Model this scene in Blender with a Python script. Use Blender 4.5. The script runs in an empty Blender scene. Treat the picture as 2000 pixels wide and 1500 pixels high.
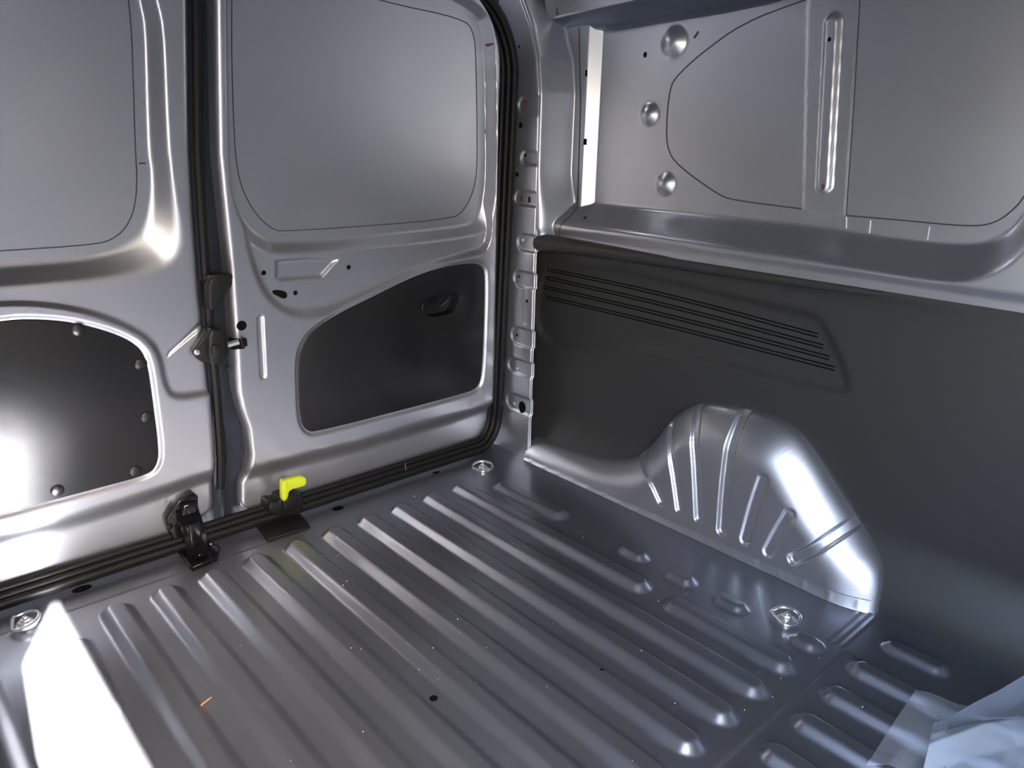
import bpy, bmesh, math, random
import numpy as np
from mathutils import Vector, Matrix

random.seed(7)
rng = np.random.default_rng(7)
SC = bpy.context.scene
COL = SC.collection

# ------------------------------------------------------------------ camera
F = 1483.0                      # focal length in pixels of the 2000 x 1500 frame
H = 0.77                        # camera height above the load floor
def _axes(vy=(-405, 235), vx=(2730, 300)):
    dy = np.array([vy[0]-1000, vy[1]-750, F]); dy /= np.linalg.norm(dy)
    dx = np.array([vx[0]-1000, vx[1]-750, F]); dx -= dy*(dx @ dy); dx /= np.linalg.norm(dx)
    dz = np.cross(dx, dy)
    if dz[1] > 0: dz = -dz
    return np.array([dx, dy, dz])
RC = _axes()
CAM = np.array([0.0, 0.0, H])
cam_data = bpy.data.cameras.new('camera')
cam_data.sensor_width = 36.0
cam_data.lens = F/2000*36.0
cam_data.clip_start = 0.005
cam = bpy.data.objects.new('camera', cam_data); COL.objects.link(cam)
M4 = Matrix.Identity(4)
for i in range(3):
    M4[i][0] = RC[i, 0]; M4[i][1] = -RC[i, 1]; M4[i][2] = -RC[i, 2]; M4[i][3] = CAM[i]
cam.matrix_world = M4
SC.camera = cam

# ------------------------------------------------------------------ light
SUN_AZ, SUN_EL = math.radians(10.0), math.radians(39.0)
sun_dir = Vector((math.sin(SUN_AZ)*math.cos(SUN_EL), math.cos(SUN_AZ)*math.cos(SUN_EL), -math.sin(SUN_EL)))
world = bpy.data.worlds.new('sky'); SC.world = world; world.use_nodes = True
nt = world.node_tree
bg = nt.nodes['Background']
sky = nt.nodes.new('ShaderNodeTexSky')
sky.sky_type = 'NISHITA'; sky.sun_disc = False
sky.sun_elevation = SUN_EL
sky.sun_rotation = math.atan2(-sun_dir.x, -sun_dir.y)
sky.altitude = 50; sky.air_density = 1.0; sky.dust_density = 5.0; sky.ozone_density = 1.0
nt.links.new(sky.outputs['Color'], bg.inputs['Color'])
bg.inputs['Strength'].default_value = 1.9
sun_data = bpy.data.lights.new('sun', 'SUN'); sun_data.energy = 210.0; sun_data.angle = math.radians(0.7)
sun_data.color = (1.0, 0.95, 0.87)
sun = bpy.data.objects.new('sun', sun_data); COL.objects.link(sun)
sun.rotation_euler = sun_dir.to_track_quat('-Z', 'Y').to_euler()
SC.view_settings.view_transform = 'Standard'
SC.view_settings.look = 'None'
SC.view_settings.exposure = 1.0
SC.view_settings.gamma = 1.0
SC.view_settings.use_curve_mapping = False

# ------------------------------------------------------------------ materials
def principled(name, col, rough=0.5, metal=0.0, spec=0.5, coat=0.0, trans=0.0, alpha=1.0, ior=1.45):
    m = bpy.data.materials.new(name); m.use_nodes = True
    b = m.node_tree.nodes['Principled BSDF']
    b.inputs['Base Color'].default_value = (*col, 1)
    b.inputs['Roughness'].default_value = rough
    b.inputs['Metallic'].default_value = metal
    b.inputs['Specular IOR Level'].default_value = spec
    b.inputs['Coat Weight'].default_value = coat
    b.inputs['Coat Roughness'].default_value = 0.12
    b.inputs['Transmission Weight'].default_value = trans
    b.inputs['Alpha'].default_value = alpha
    b.inputs['IOR'].default_value = ior
    return m
def add_noise(m, scale, rough_lo, rough_hi, bump=0.0, bump_scale=None, colvar=None):
    n = m.node_tree; b = n.nodes['Principled BSDF']
    tc = n.nodes.new('ShaderNodeTexCoord')
    tx = n.nodes.new('ShaderNodeTexNoise'); tx.inputs['Scale'].default_value = scale; tx.inputs['Detail'].default_value = 4
    n.links.new(tc.outputs['Object'], tx.inputs['Vector'])
    mr = n.nodes.new('ShaderNodeMapRange')
    mr.inputs['To Min'].default_value = rough_lo; mr.inputs['To Max'].default_value = rough_hi
    n.links.new(tx.outputs['Fac'], mr.inputs['Value']); n.links.new(mr.outputs['Result'], b.inputs['Roughness'])
    if colvar:
        mx = n.nodes.new('ShaderNodeMix'); mx.data_type = 'RGBA'
        mx.inputs[6].default_value = (*colvar[0], 1); mx.inputs[7].default_value = (*colvar[1], 1)
        n.links.new(tx.outputs['Fac'], mx.inputs[0]); n.links.new(mx.outputs[2], b.inputs['Base Color'])
    if bump:
        t2 = n.nodes.new('ShaderNodeTexNoise'); t2.inputs['Scale'].default_value = bump_scale; t2.inputs['Detail'].default_value = 2
        n.links.new(tc.outputs['Object'], t2.inputs['Vector'])
        bp = n.nodes.new('ShaderNodeBump'); bp.inputs['Strength'].default_value = bump; bp.inputs['Distance'].default_value = 0.001
        n.links.new(t2.outputs['Fac'], bp.inputs['Height']); n.links.new(bp.outputs['Normal'], b.inputs['Normal'])
PAINT = principled('silver_grey_paint', (0.43, 0.44, 0.475), 0.4, 0.88, coat=0.3)
add_noise(PAINT, 9, 0.35, 0.40, colvar=((0.42, 0.43, 0.465), (0.44, 0.45, 0.485)))
RAIL_SHADE = principled('blue_grey_rail_shade', (0.085, 0.10, 0.135), 0.3, 0.6)  # silver paint darkened in colour to imitate the dim reflection under the rail
FLOORPAINT = principled('floor_grey_paint', (0.30, 0.315, 0.36), 0.36, 0.88, coat=0.3)
add_noise(FLOORPAINT, 7, 0.32, 0.38, colvar=((0.285, 0.30, 0.345), (0.31, 0.325, 0.37)))
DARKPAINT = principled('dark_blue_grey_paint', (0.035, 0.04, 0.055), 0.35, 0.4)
LINER = principled('charcoal_liner', (0.022, 0.022, 0.0215), 0.42, 0, 0.65)
add_noise(LINER, 40, 0.44, 0.50, bump=0.15, bump_scale=900)
TRIM = principled('black_fibre_board', (0.006, 0.006, 0.007), 0.42, 0, 0.5)
add_noise(TRIM, 40, 0.40, 0.46, bump=0.12, bump_scale=900)
HEADLINER = principled('charcoal_roof_lining', (0.016, 0.017, 0.019), 0.7, 0, 0.3)
RUBBER = principled('black_rubber', (0.007, 0.007, 0.0075), 0.55, 0, 0.3)
BLACK = principled('black_gloss_steel', (0.005, 0.005, 0.006), 0.2, 0, 0.4)
PLASTIC = principled('black_plastic', (0.009, 0.0095, 0.009), 0.4, 0, 0.35)
VOID = principled('dark_opening', (0.004, 0.004, 0.004), 0.9, 0, 0.1)
SEALER = principled('grey_seam_gap', (0.05, 0.05, 0.055), 0.7, 0, 0.2)
CHROME = principled('bright_zinc', (0.86, 0.87, 0.88), 0.26, 0.9)
YELLOW = principled('yellow_plastic', (0.46, 0.56, 0.025), 0.45, 0, 0.4)
BROWN = principled('brown_wax', (0.10, 0.05, 0.035), 0.6)
GROUND = principled('dark_asphalt', (0.045, 0.046, 0.048), 0.9)
LEAF = principled('dry_straw', (0.42, 0.20, 0.09), 0.8)
CRUMB = principled('pale_crumb', (0.6, 0.58, 0.52), 0.9)
FILM = principled('clear_film', (0.86, 0.90, 0.95), 0.22, 0, 0.5, trans=0.5, alpha=0.5, ior=1.25)

# ------------------------------------------------------------------ object helpers
def link_mesh(name, verts, faces, mat, parent=None, smooth=True):
    me = bpy.data.meshes.new(name)
    me.from_pydata([tuple(v) for v in verts], [], [tuple(f) for f in faces])
    if smooth:
        me.polygons.foreach_set('use_smooth', np.ones(len(me.polygons), bool))
    me.materials.append(mat); me.update()
    o = bpy.data.objects.new(name, me); COL.objects.link(o)
    if parent is not None: o.parent = parent
    return o
def tag(o, label=None, cat=None, group=None, kind=None):
    if label: o['label'] = label
    if cat: o['category'] = cat
    if group: o['group'] = group
    if kind: o['kind'] = kind
    return o
def empty(name, loc=(0, 0, 0), parent=None):
    o = bpy.data.objects.new(name, None); o.empty_display_size = 0.02; COL.objects.link(o); o.location = loc
    if parent is not None: o.parent = parent
    return o
def adopt(o, parent):
    """parent a mesh built in world coordinates under an empty that has its own location"""
    o.parent = parent
    o.matrix_parent_inverse = Matrix.Translation(-Vector(parent.location))
    return o

class MB:
    def __init__(s): s.v = []; s.f = []
    def add(s, verts, faces):
        b = len(s.v); s.v += [tuple(map(float, p)) for p in verts]
        s.f += [tuple(b+i for i in f) for f in faces]; return s
    def box(s, c, size, rot=None, bevel=0.0):
        bm = bmesh.new(); bmesh.ops.create_cube(bm, size=1)
        bmesh.ops.scale(bm, vec=size, verts=bm.verts)
        if bevel: bmesh.ops.bevel(bm, geom=bm.edges[:], offset=bevel, segments=2, affect='EDGES', profile=0.5)
        return s._bm(bm, c, rot)
    def cyl(s, c, r, h, axis=(0, 0, 1), seg=20, r2=None, bevel=0.0):
        bm = bmesh.new(); bmesh.ops.create_cone(bm, cap_ends=True, segments=seg, radius1=r, radius2=r if r2 is None else r2, depth=h)
        if bevel:
            bmesh.ops.bevel(bm, geom=[e for e in bm.edges if len([f for f in e.link_faces if len(f.verts) > 4]) == 1], offset=bevel, segments=2, affect='EDGES', profile=0.5)
        return s._bm(bm, c, Vector((0, 0, 1)).rotation_difference(Vector(axis)).to_matrix())
    def _bm(s, bm, c, rot):
        bm.verts.ensure_lookup_table(); bm.verts.index_update()
        R = rot if rot is not None else Matrix.Identity(3)
        vs = [R @ v.co + Vector(c) for v in bm.verts]
        fs = [[v.index for v in f.verts] for f in bm.faces]; bm.free()
        return s.add(vs, fs)
    def tube(s, path, r, seg=8, closed=False, cap=True):
        P = [Vector(p) for p in path]; n = len(P); rings = []
        up = Vector((0.13, 0.21, 0.97)).normalized()
        for i in range(n):
            a = P[(i-1) % n] if (closed or i > 0) else P[i]; b = P[(i+1) % n] if (closed or i < n-1) else P[i]
            t = (b-a).normalized(); u = up - t*up.dot(t)
            if u.length < 1e-3: u = Vector((1, 0, 0)) - t*t.x
            u.normalize(); w = t.cross(u); up = u
            rr = r[i] if hasattr(r, '__len__') else r
            rings.append([P[i] + (u*math.cos(k*2*math.pi/seg) + w*math.sin(k*2*math.pi/seg))*rr for k in range(seg)])
        vs = [p for g in rings for p in g]; fs = []
        for i in range(n if closed else n-1):
            for k in range(seg):
                a = i*seg+k; b = i*seg+(k+1) % seg; j = (i+1) % n
                fs.append((a, b, j*seg+(k+1) % seg, j*seg+k))
        if cap and not closed:
            fs.append(tuple(range(seg))[::-1]); fs.append(tuple((n-1)*seg+k for k in range(seg)))
        return s.add(vs, fs)
    def build(s, name, mat, parent=None, smooth=True, sharp=35):
        o = link_mesh(name, s.v, s.f, mat, None, smooth)
        if smooth and sharp: o.data.set_sharp_from_angle(angle=math.radians(sharp))
        if parent is not None:
            if parent.type == 'EMPTY': adopt(o, parent)
            else: o.parent = parent
        return o

# ------------------------------------------------------------------ 2-D helpers
def smooth01(t):
    t = np.clip(t, 0, 1); return t*t*(3-2*t)
def ramp(t, r=0.3):
    """0..1 ramp, straight in the middle, rounded over r at both ends"""
    t = np.clip(t, 0, 1); k = 1/(1-r)
    return np.where(t < r, k*t*t/(2*r), np.where(t > 1-r, 1-k*(1-t)**2/(2*r), k*(t-r/2)))
def chaikin(p, it=2, closed=True):
    p = np.asarray(p, float)
    for _ in range(it):
        if closed:
            q = np.roll(p, -1, 0); p = np.stack([p*.75+q*.25, p*.25+q*.75], 1).reshape(-1, 2)
        else:
            a, b = p[:-1], p[1:]
            m = np.stack([a*.75+b*.25, a*.25+b*.75], 1).reshape(-1, 2)
            p = np.vstack([p[:1], m, p[-1:]])
    return p
def seg_dist(p, U, V, closed, lim=0.12):
    p = np.asarray(p, float); U = np.asarray(U, float); V = np.asarray(V, float)
    lo, hi = p.min(0)-lim, p.max(0)+lim
    m = (U > lo[0]) & (U < hi[0]) & (V > lo[1]) & (V < hi[1])
    if U.size > 4000 and not m.all():
        out = np.full(U.shape, lim)
        if m.any(): out[m] = seg_dist(p, U[m], V[m], closed, lim=1e3)
        return out
    d2 = np.full(U.shape, 1e9)
    q = np.roll(p, -1, 0) if closed else p[1:]
    for a, b in zip(p if closed else p[:-1], q):
        e = b-a; L = e @ e + 1e-12
        t = np.clip(((U-a[0])*e[0]+(V-a[1])*e[1])/L, 0, 1)
        d2 = np.minimum(d2, (U-a[0]-t*e[0])**2+(V-a[1]-t*e[1])**2)
    return np.sqrt(d2)
def inside(p, U, V):
    p = np.asarray(p, float); U = np.asarray(U, float); V = np.asarray(V, float); r = np.zeros(U.shape, bool)
    for a, b in zip(p, np.roll(p, -1, 0)):
        c = (a[1] > V) != (b[1] > V)
        with np.errstate(divide='ignore', invalid='ignore'):
            x = (b[0]-a[0])*(V-a[1])/(b[1]-a[1]+1e-15)+a[0]
        r ^= c & (U < x)
    return r
def sdf(p, U, V):
    d = seg_dist(p, U, V, True); return np.where(inside(p, U, V), -d, d)
def between(outer, inner, U, V):
    """0 outside the outer contour, 1 inside the inner one, straight in between"""
    so, si = sdf(outer, U, V), sdf(inner, U, V)
    a = np.maximum(-so, 0); b = np.maximum(si, 0)
    return np.where(si <= 0, 1.0, np.where(so >= 0, 0.0, a/(a+b+1e-9)))
def offset_loop(p, d):
    """move a closed loop inwards by d (loop in either direction)"""
    p = np.asarray(p, float); a = np.roll(p, 1, 0); b = np.roll(p, -1, 0)
    e1 = p-a; e2 = b-p
    e1 /= np.linalg.norm(e1, axis=1)[:, None]+1e-12; e2 /= np.linalg.norm(e2, axis=1)[:, None]+1e-12
    n = np.stack([-(e1+e2)[:, 1], (e1+e2)[:, 0]], 1); n /= np.linalg.norm(n, axis=1)[:, None]+1e-12
    area = np.sum(p[:, 0]*b[:, 1]-b[:, 0]*p[:, 1])
    return p + n*d*(1 if area > 0 else -1)

# ------------------------------------------------------------------ surfaces the photograph is measured on
def ray(px, py): return RC @ np.array([px-1000.0, py-750.0, F])
class Surface:
    def height(s, U, V): return np.zeros_like(np.asarray(U, float))
    def at(s, pts, n=None):
        """pixels -> (u, v) on the surface at relief n (None: the relief of the surface itself)"""
        out = []
        for p in pts:
            d = ray(*p); nn = 0.0 if n is None else n; uv = None
            for _ in range(14 if n is None else 8):
                uv = s.hit(d, nn, uv)
                if n is None:
                    nn = 0.5*nn+0.5*float(s.height(np.array([uv[0]]), np.array([uv[1]]))[0])
            out.append(uv)
        return np.array(out)
    def put(s, u, v, n):
        """(u, v) plus a lift n above the surface relief -> xyz"""
        h = float(s.height(np.array([u]), np.array([v]))[0]); return s.xyz(u, v, h+n)
    def puts(s, UV, L):
        UV = np.asarray(UV, float); h = s.height(UV[:, 0], UV[:, 1])+np.asarray(L)
        return [s.xyz(a, b, c) for (a, b), c in zip(UV, h)]
    def normal(s, u, v, e=0.0015):
        a = np.array(s.put(u+e, v, 0))-np.array(s.put(u-e, v, 0)); b = np.array(s.put(u, v+e, 0))-np.array(s.put(u, v-e, 0))
        n = np.cross(a, b); n /= np.linalg.norm(n)
        if n @ (np.array(s.xyz(u, v, 1))-np.array(s.xyz(u, v, 0))) < 0: n = -n
        return Vector(n)
class Floor(Surface):
    def hit(s, d, n, uv): q = CAM+d*((n-H)/d[2]); return q[0], q[1]
    def xyz(s, u, v, n): return (u, v, n)
class RearDoor(Surface):
    def y0(s, z): return 1.372-0.03*z-0.04*z*z
    def hit(s, d, n, uv):
        z = uv[1] if uv else 0.4
        q = CAM+d*((s.y0(z)-n)/d[1]); q = CAM+d*((s.y0(q[2])-n)/d[1]); return q[0], q[2]
    def xyz(s, u, v, n): return (u, s.y0(v)-n, v)
class SideWall(Surface):
    def x0(s, z): return 1.24
    def hit(s, d, n, uv):
        z = uv[1] if uv else 0.3
        q = CAM+d*((s.x0(z)-n)/d[0]); q = CAM+d*((s.x0(q[2])-n)/d[0]); return q[1], q[2]
    def xyz(s, u, v, n): return (s.x0(v)-n, u, v)

def grid_obj(name, XYZ, mat, parent=None, regions=(), keep=None, flip=False):
    """XYZ (rows, cols, 3) -> mesh; regions [(name, face mask, material)] are split off as children"""
    nr, nc = XYZ.shape[:2]
    du = np.gradient(XYZ, axis=1); dv = np.gradient(XYZ, axis=0)
    N = np.cross(du, dv); N /= np.linalg.norm(N, axis=2)[..., None]+1e-12
    if flip: N = -N
    idx = np.arange(nr*nc).reshape(nr, nc)
    quads = np.stack([idx[:-1, :-1], idx[:-1, 1:], idx[1:, 1:], idx[1:, :-1]], -1)
    if flip: quads = quads[..., ::-1]
    if keep is None: keep = np.ones((nr-1, nc-1), bool)
    left = keep.copy(); made = []
    def make(nm, mask, mt, par):
        q = quads[mask]
        if len(q) == 0: return None
        used, inv = np.unique(q.ravel(), return_inverse=True)
        vs = XYZ.reshape(-1, 3)[used]; fs = inv.reshape(-1, 4)
        me = bpy.data.meshes.new(nm)
        me.vertices.add(len(vs)); me.vertices.foreach_set('co', vs.ravel())
        me.loops.add(len(fs)*4); me.loops.foreach_set('vertex_index', fs.ravel().astype(np.int32))
        me.polygons.add(len(fs)); me.polygons.foreach_set('loop_start', np.arange(len(fs), dtype=np.int32)*4)
        me.polygons.foreach_set('loop_total', np.full(len(fs), 4, np.int32))
        me.polygons.foreach_set('use_smooth', np.ones(len(fs), bool))
        me.materials.append(mt); me.update(calc_edges=True)
        me.normals_split_custom_set_from_vertices(N.reshape(-1, 3)[used].tolist())
        o = bpy.data.objects.new(nm, me); COL.objects.link(o)
        if par is not None: o.parent = par
        return o
    masks = []
    for nm, mk, mt in regions:
        mk = mk & left; left &= ~mk; masks.append((nm, mk, mt))
    base = make(name, left, mat, parent)
    for nm, mk, mt in masks: made.append(make(nm, mk, mt, base))
    return base, made
def face_c(A): return 0.25*(A[:-1, :-1]+A[1:, :-1]+A[:-1, 1:]+A[1:, 1:])

def ribbon(S, name, uv, w, mat, parent, lift=0.0006, closed=False):
    """thin flat strip lying on a surface: a seam"""
    uv = np.asarray(uv, float); n = len(uv); mb = MB(); vs = []; us = []; ls = []
    for i in range(n):
        a = uv[(i-1) % n] if (closed or i) else uv[i]; b = uv[(i+1) % n] if (closed or i < n-1) else uv[i]
        t = b-a; t = t/(np.linalg.norm(t)+1e-12); q = np.array([-t[1], t[0]])*w/2
        for s_, l_ in ((-1, -0.0015), (-1, lift), (1, lift), (1, -0.0015)):
            us.append((uv[i][0]+s_*q[0], uv[i][1]+s_*q[1])); ls.append(l_)
    vs = S.puts(us, ls)
    fs = []
    for i in range(n if closed else n-1):
        j = (i+1) % n
        for k in range(3): fs.append((i*4+k, i*4+k+1, j*4+k+1, j*4+k))
    mb.add(vs, fs); return mb.build(name, mat, parent)
def disc_on(S, name, uv, r, mat, parent, lift=0.0008, r2=None, dome=0.0, seg=18, n_up=None):
    """round or oval disc (hole plug, clip) lying on a surface, rim, top and shallow dome"""
    u, v = uv; r2 = r2 or r; us = []; ls = []; fs = []
    rings = [(1.0, -0.002), (1.0, lift*0.6), (0.93, lift), (0.6, lift+dome*0.6), (0.25, lift+dome)]
    for k, l_ in rings:
        for i in range(seg):
            a = 2*math.pi*i/seg; us.append((u+r*k*math.cos(a), v+r2*k*math.sin(a))); ls.append(l_)
    vs = S.puts(us, ls)
    for j in range(len(rings)-1):
        for i in range(seg): fs.append((j*seg+i, j*seg+(i+1) % seg, (j+1)*seg+(i+1) % seg, (j+1)*seg+i))
    fs.append(tuple((len(rings)-1)*seg+i for i in range(seg)))
    mb = MB(); mb.add(vs, fs); return mb.build(name, mat, parent)
def rect_on(S, name, uv, w, h, mat, parent, lift=0.0008, ang=0.0):
    u, v = uv; c, s_ = math.cos(ang), math.sin(ang); vs = []
    base = [(-w/2, -h/2), (w/2, -h/2), (w/2, h/2), (-w/2, h/2)]
    for l_, k in ((-0.002, 1.0), (lift, 1.0), (lift, 0.8)):
        for a, b in base: vs.append(S.put(u+(a*c-b*s_)*k, v+(a*s_+b*c)*k, l_))
    fs = [(j*4+i, j*4+(i+1) % 4, (j+1)*4+(i+1) % 4, (j+1)*4+i) for j in range(2) for i in range(4)]+[(8, 9, 10, 11)]
    mb = MB(); mb.add(vs, fs); return mb.build(name, mat, parent)
def plate(S, name, loop, mat, parent, n0, n1, bevel=0.002, holes=()):
    """sheet with rounded edge following the (u, v) loop, from relief n0 up to n1, with optional holes"""
    bm = bmesh.new()
    def ring(l, n): return [bm.verts.new(S.xyz(p[0], p[1], n)) for p in l]
    def wall(a, b):
        for i in range(len(a)):
            j = (i+1) % len(a); bm.faces.new((a[i], a[j], b[j], b[i]))
    L = np.asarray(loop, float)
    rings = [ring(L, n0), ring(L, n1-bevel), ring(offset_loop(L, bevel*0.3), n1-bevel*0.3), ring(offset_loop(L, bevel), n1)]
    for a, b in zip(rings[:-1], rings[1:]): wall(a, b)
    top = list(rings[-1]); edges = [bm.edges.get((top[i], top[(i+1) % len(top)])) for i in range(len(top))]
    for hl in holes:
        hr = [ring(offset_loop(hl, -bevel), n1), ring(hl, n1-bevel), ring(hl, n0)]
        for a, b in zip(hr[:-1], hr[1:]): wall(a, b)
        edges += [bm.edges.get((hr[0][i], hr[0][(i+1) % len(hr[0])])) for i in range(len(hr[0]))]
    bmesh.ops.triangle_fill(bm, edges=edges, use_beauty=True)
    bmesh.ops.recalc_face_normals(bm, faces=bm.faces)
    me = bpy.data.meshes.new(name); bm.to_mesh(me); bm.free()
    me.polygons.foreach_set('use_smooth', np.ones(len(me.polygons), bool)); me.materials.append(mat)
    me.set_sharp_from_angle(angle=math.radians(50))
    o = bpy.data.objects.new(name, me); COL.objects.link(o); o.parent = parent
    return o

# ================================================================== FLOOR
FL = Floor()
PITCH, X1 = 0.0813, 0.218
RIBS = []                                     # centre x, y front, y rear, half width, height
W2 = 0.0255
RIBS.append((X1+9*PITCH+0.026, 0.700, 1.262, W2, 0.0085))
RIBS.append((X1+9*PITCH+0.026, 0.418, 0.665, W2, 0.0085))
for k in range(0, 9): RIBS.append((X1+k*PITCH+0.026, 0.418, 1.262, W2, 0.0085))
for xc in (X1+10*PITCH+0.024, X1-1*PITCH+0.028):
    RIBS.append((xc, 0.985, 1.205, W2, 0.008))
    for yc in (0.800, 0.690, 0.583): RIBS.append((xc, yc-0.034, yc+0.034, 0.021, 0.0075))
    RIBS.append((xc, 0.415, 0.470, 0.022, 0.0075))
for k in range(-3, 4): RIBS.append((1.058-(k+3)*0.0848, -0.35, 0.374, 0.022, 0.0085))
RIBS.append((1.150, 0.262, 0.362, 0.020, 0.007))
def rib_h(U, V, r):
    xc, ya, yb, w, hh = r
    cy = np.clip(V, ya+w, yb-w) if yb-ya > 2*w else np.full_like(V, (ya+yb)/2)
    d = np.hypot(U-xc, V-cy)
    return 1.6*hh*ramp((w+0.002-d)/(w*0.66), 0.16)
def floor_h(U, V):
    U = np.asarray(U, float); V = np.asarray(V, float); n = np.zeros(U.shape)
    for r in RIBS:
        m = (np.abs(U-r[0]) < 0.035) & (V > r[1]-0.01) & (V < r[2]+0.01)
        if m.any(): n[m] = np.maximum(n[m], rib_h(U[m], V[m], r))
    flat = n < 1e-6
    for k in range(4, 10):                      # shallow pressed squares between the rib ends
        x = X1+k*PITCH+0.026
        m = smooth01((0.019-np.abs(U-(x-PITCH/2)))/0.003)*smooth01((0.020-np.abs(V-0.475))/0.003)
        n -= 0.0016*m*flat
    n -= 0.0022*smooth01((0.394-V)/0.003)*smooth01((1.084-U)/0.003+1)          # front sheet lies lower
    n -= 0.0010*smooth01((V-1.292)/0.004)*smooth01((0.62-U)/0.004)             # lapped sheet at the sill
    for yy in (0.402, 0.414, 0.426):
        n += 0.0018*np.exp(-((V-yy)/0.0022)**2)*smooth01((U-1.085)/0.01)
    n += 0.0014*np.exp(-((U-1.083)/0.0022)**2)*(V < 0.394)
    n += 0.020*smooth01((0.070-U)/0.028)*smooth01((1.20-V)/0.03)*smooth01((V-0.80)/0.05)                # turned-up edge on the near side
    return n
FL.height = floor_h
fx = np.arange(0.0, 1.2351, 0.003); fy = np.concatenate([np.arange(-0.36, 0.2, 0.006), np.arange(0.2, 1.388, 0.003)])
GX, GY = np.meshgrid(fx, fy); GN = floor_h(GX, GY)
cx, cy = face_c(GX), face_c(GY)
floor_regs = []
for r in RIBS:
    d = np.hypot(cx-r[0], cy-np.clip(cy, r[1]+r[3], r[2]-r[3]) if r[2]-r[1] > 2*r[3] else cy-(r[1]+r[2])/2)
    floor_regs.append(('rib', d < r[3]+0.0035, FLOORPAINT))
floor_o, _ = grid_obj('floor', np.stack([GX, GY, GN], -1), FLOORPAINT, regions=floor_regs)
tag(floor_o, 'silver grey ribbed steel load floor of the van', 'floor', kind='structure')
mb = MB(); mb.box((0.6, -0.46, -0.012), (1.34, 0.26, 0.02)); mb.build('floor_sheet', PAINT, floor_o)
mb = MB(); mb.box((-0.02, 0.6, -0.012), (0.06, 1.6, 0.02)); mb.build('sill_sheet', PAINT, floor_o)
ribbon(FL, 'seam', [(x, 0.393) for x in np.linspace(0.05, 1.083, 40)], 0.0025, SEALER, floor_o)
ribbon(FL, 'seam', [(1.083, y) for y in np.linspace(0.393, -0.3, 40)], 0.0016, SEALER, floor_o, lift=0.0004)
for px, py, a, b in ((660, 993, 0.013, 0.010), (160, 1150, 0.016, 0.010), (847, 1364, 0.0062, 0.0062), (1178, 1309, 0.006, 0.0025), (852, 923, 0.010, 0.006)):
    disc_on(FL, 'hole_plug', FL.at([(px, py)])[0], a, VOID, floor_o, r2=b, lift=0.0006)

# ================================================================== REAR DOORS
def door_grid(S, xl, xr, zb, zt, step, roll=0.012, skirt=0.03, rc=(0.05, 0.06, 0.10, 0.10)):
    """ruled grid between two edge curves, edges rolled back round a quarter circle"""
    th = np.linspace(0, math.pi/2, 7)
    e = roll*(1-np.sin(th[::-1])); e = roll-roll*np.cos(th); drop = roll-roll*np.sin(th)
    nz = int((zt-zb)/step)
    zi = np.linspace(zb+roll, zt-roll, nz)
    zz = np.concatenate([[zb], zb+e, zi[1:-1], zt-e[::-1], [zt]])
    dz = np.concatenate([[roll+skirt], drop, np.zeros(nz-2), drop[::-1], [roll+skirt]])
    L, R = xl(zz), xr(zz)
    def corner(z, r0, edge):
        t = np.clip(r0-(z-zb), 0, r0) if edge == 'b' else np.clip(r0-(zt-z), 0, r0)
        return r0-np.sqrt(np.maximum(r0*r0-t*t, 0))
    L = L+corner(zz, rc[0], 'b')+corner(zz, rc[2], 't'); R = R-corner(zz, rc[1], 'b')-corner(zz, rc[3], 't')
    nx = int(np.max(R-L)/step); fr = np.linspace(0, 1, nx)
    X = np.concatenate([L[:, None], L[:, None]+e[None], (L+roll)[:, None]+(R-L-2*roll)[:, None]*fr[None, 1:-1], R[:, None]-e[None, ::-1], R[:, None]], 1)
    dx = np.concatenate([[roll+skirt], drop, np.zeros(nx-2), drop[::-1], [roll+skirt]])
    Z = np.repeat(zz[:, None], X.shape[1], 1)
    D = np.maximum(dz[:, None], dx[None, :])
    return X, Z, D
def curve_of(S, pts, n=0.0):
    q = S.at(pts, n); q = q[np.argsort(q[:, 1])]
    return lambda z: np.interp(z, q[:, 1], q[:, 0])

# ---- right-hand rear door
D2 = RearDoor()
DEEP = -0.032
A2 = chaikin(D2.at([(905, 36), (925, 62), (930, 110), (933, 320), (926, 372), (906, 412), (880, 429), (554, 453), (530, 447), (500, 420), (473, 372), (461, 320), (456, 240), (452, 100), (453, -60), (600, -45), (740, 2)], DEEP), 2)
B2 = chaikin(D2.at([(930, 20), (944, 70), (948, 130), (949, 330), (944, 385), (926, 428), (900, 441), (548, 474), (505, 458), (470, 420), (450, 370), (440, 300), (436, 100), (436, -95), (600, -85), (760, -50)], DEEP), 2)
C2 = chaikin(D2.at([(950, 10), (965, 85), (968, 200), (970, 350), (967, 420), (955, 455), (920, 470), (540, 508), (498, 488), (474, 458), (452, 400), (444, 330), (440, 100), (440, -125), (600, -110), (780, -80)], -0.004), 2)
S2o = chaikin(D2.at([(474, 430), (478, 480), (498, 552), (525, 600), (570, 628), (620, 632), (680, 614), (760, 574), (860, 524), (920, 503), (950, 500), (960, 470), (962, 430), (962, 300), (470, 300)], 0), 2)
S2i = chaikin(D2.at([(482, 430), (490, 480), (508, 535), (530, 572), (560, 594), (600, 600), (650, 585), (720, 552), (800, 520), (900, 492), (940, 482), (950, 460), (952, 420), (952, 300), (482, 300)], -0.016), 2)
T2 = chaikin(D2.at([(580, 715), (584, 680), (602, 650), (650, 617), (720, 583), (800, 543), (860, 521), (925, 512), (942, 518), (947, 540), (945, 640), (941, 735), (932, 758), (908, 769), (618, 845), (596, 842), (583, 815)], -0.006), 2)
T2o = chaikin(offset_loop(T2, -0.010), 1)
HAND = chaikin(D2.at([(822, 602), (830, 588), (858, 576), (890, 573), (896, 580), (884, 610), (866, 616), (836, 621)], -0.006), 2)
HANDX = offset_loop(HAND, -0.009)
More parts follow.
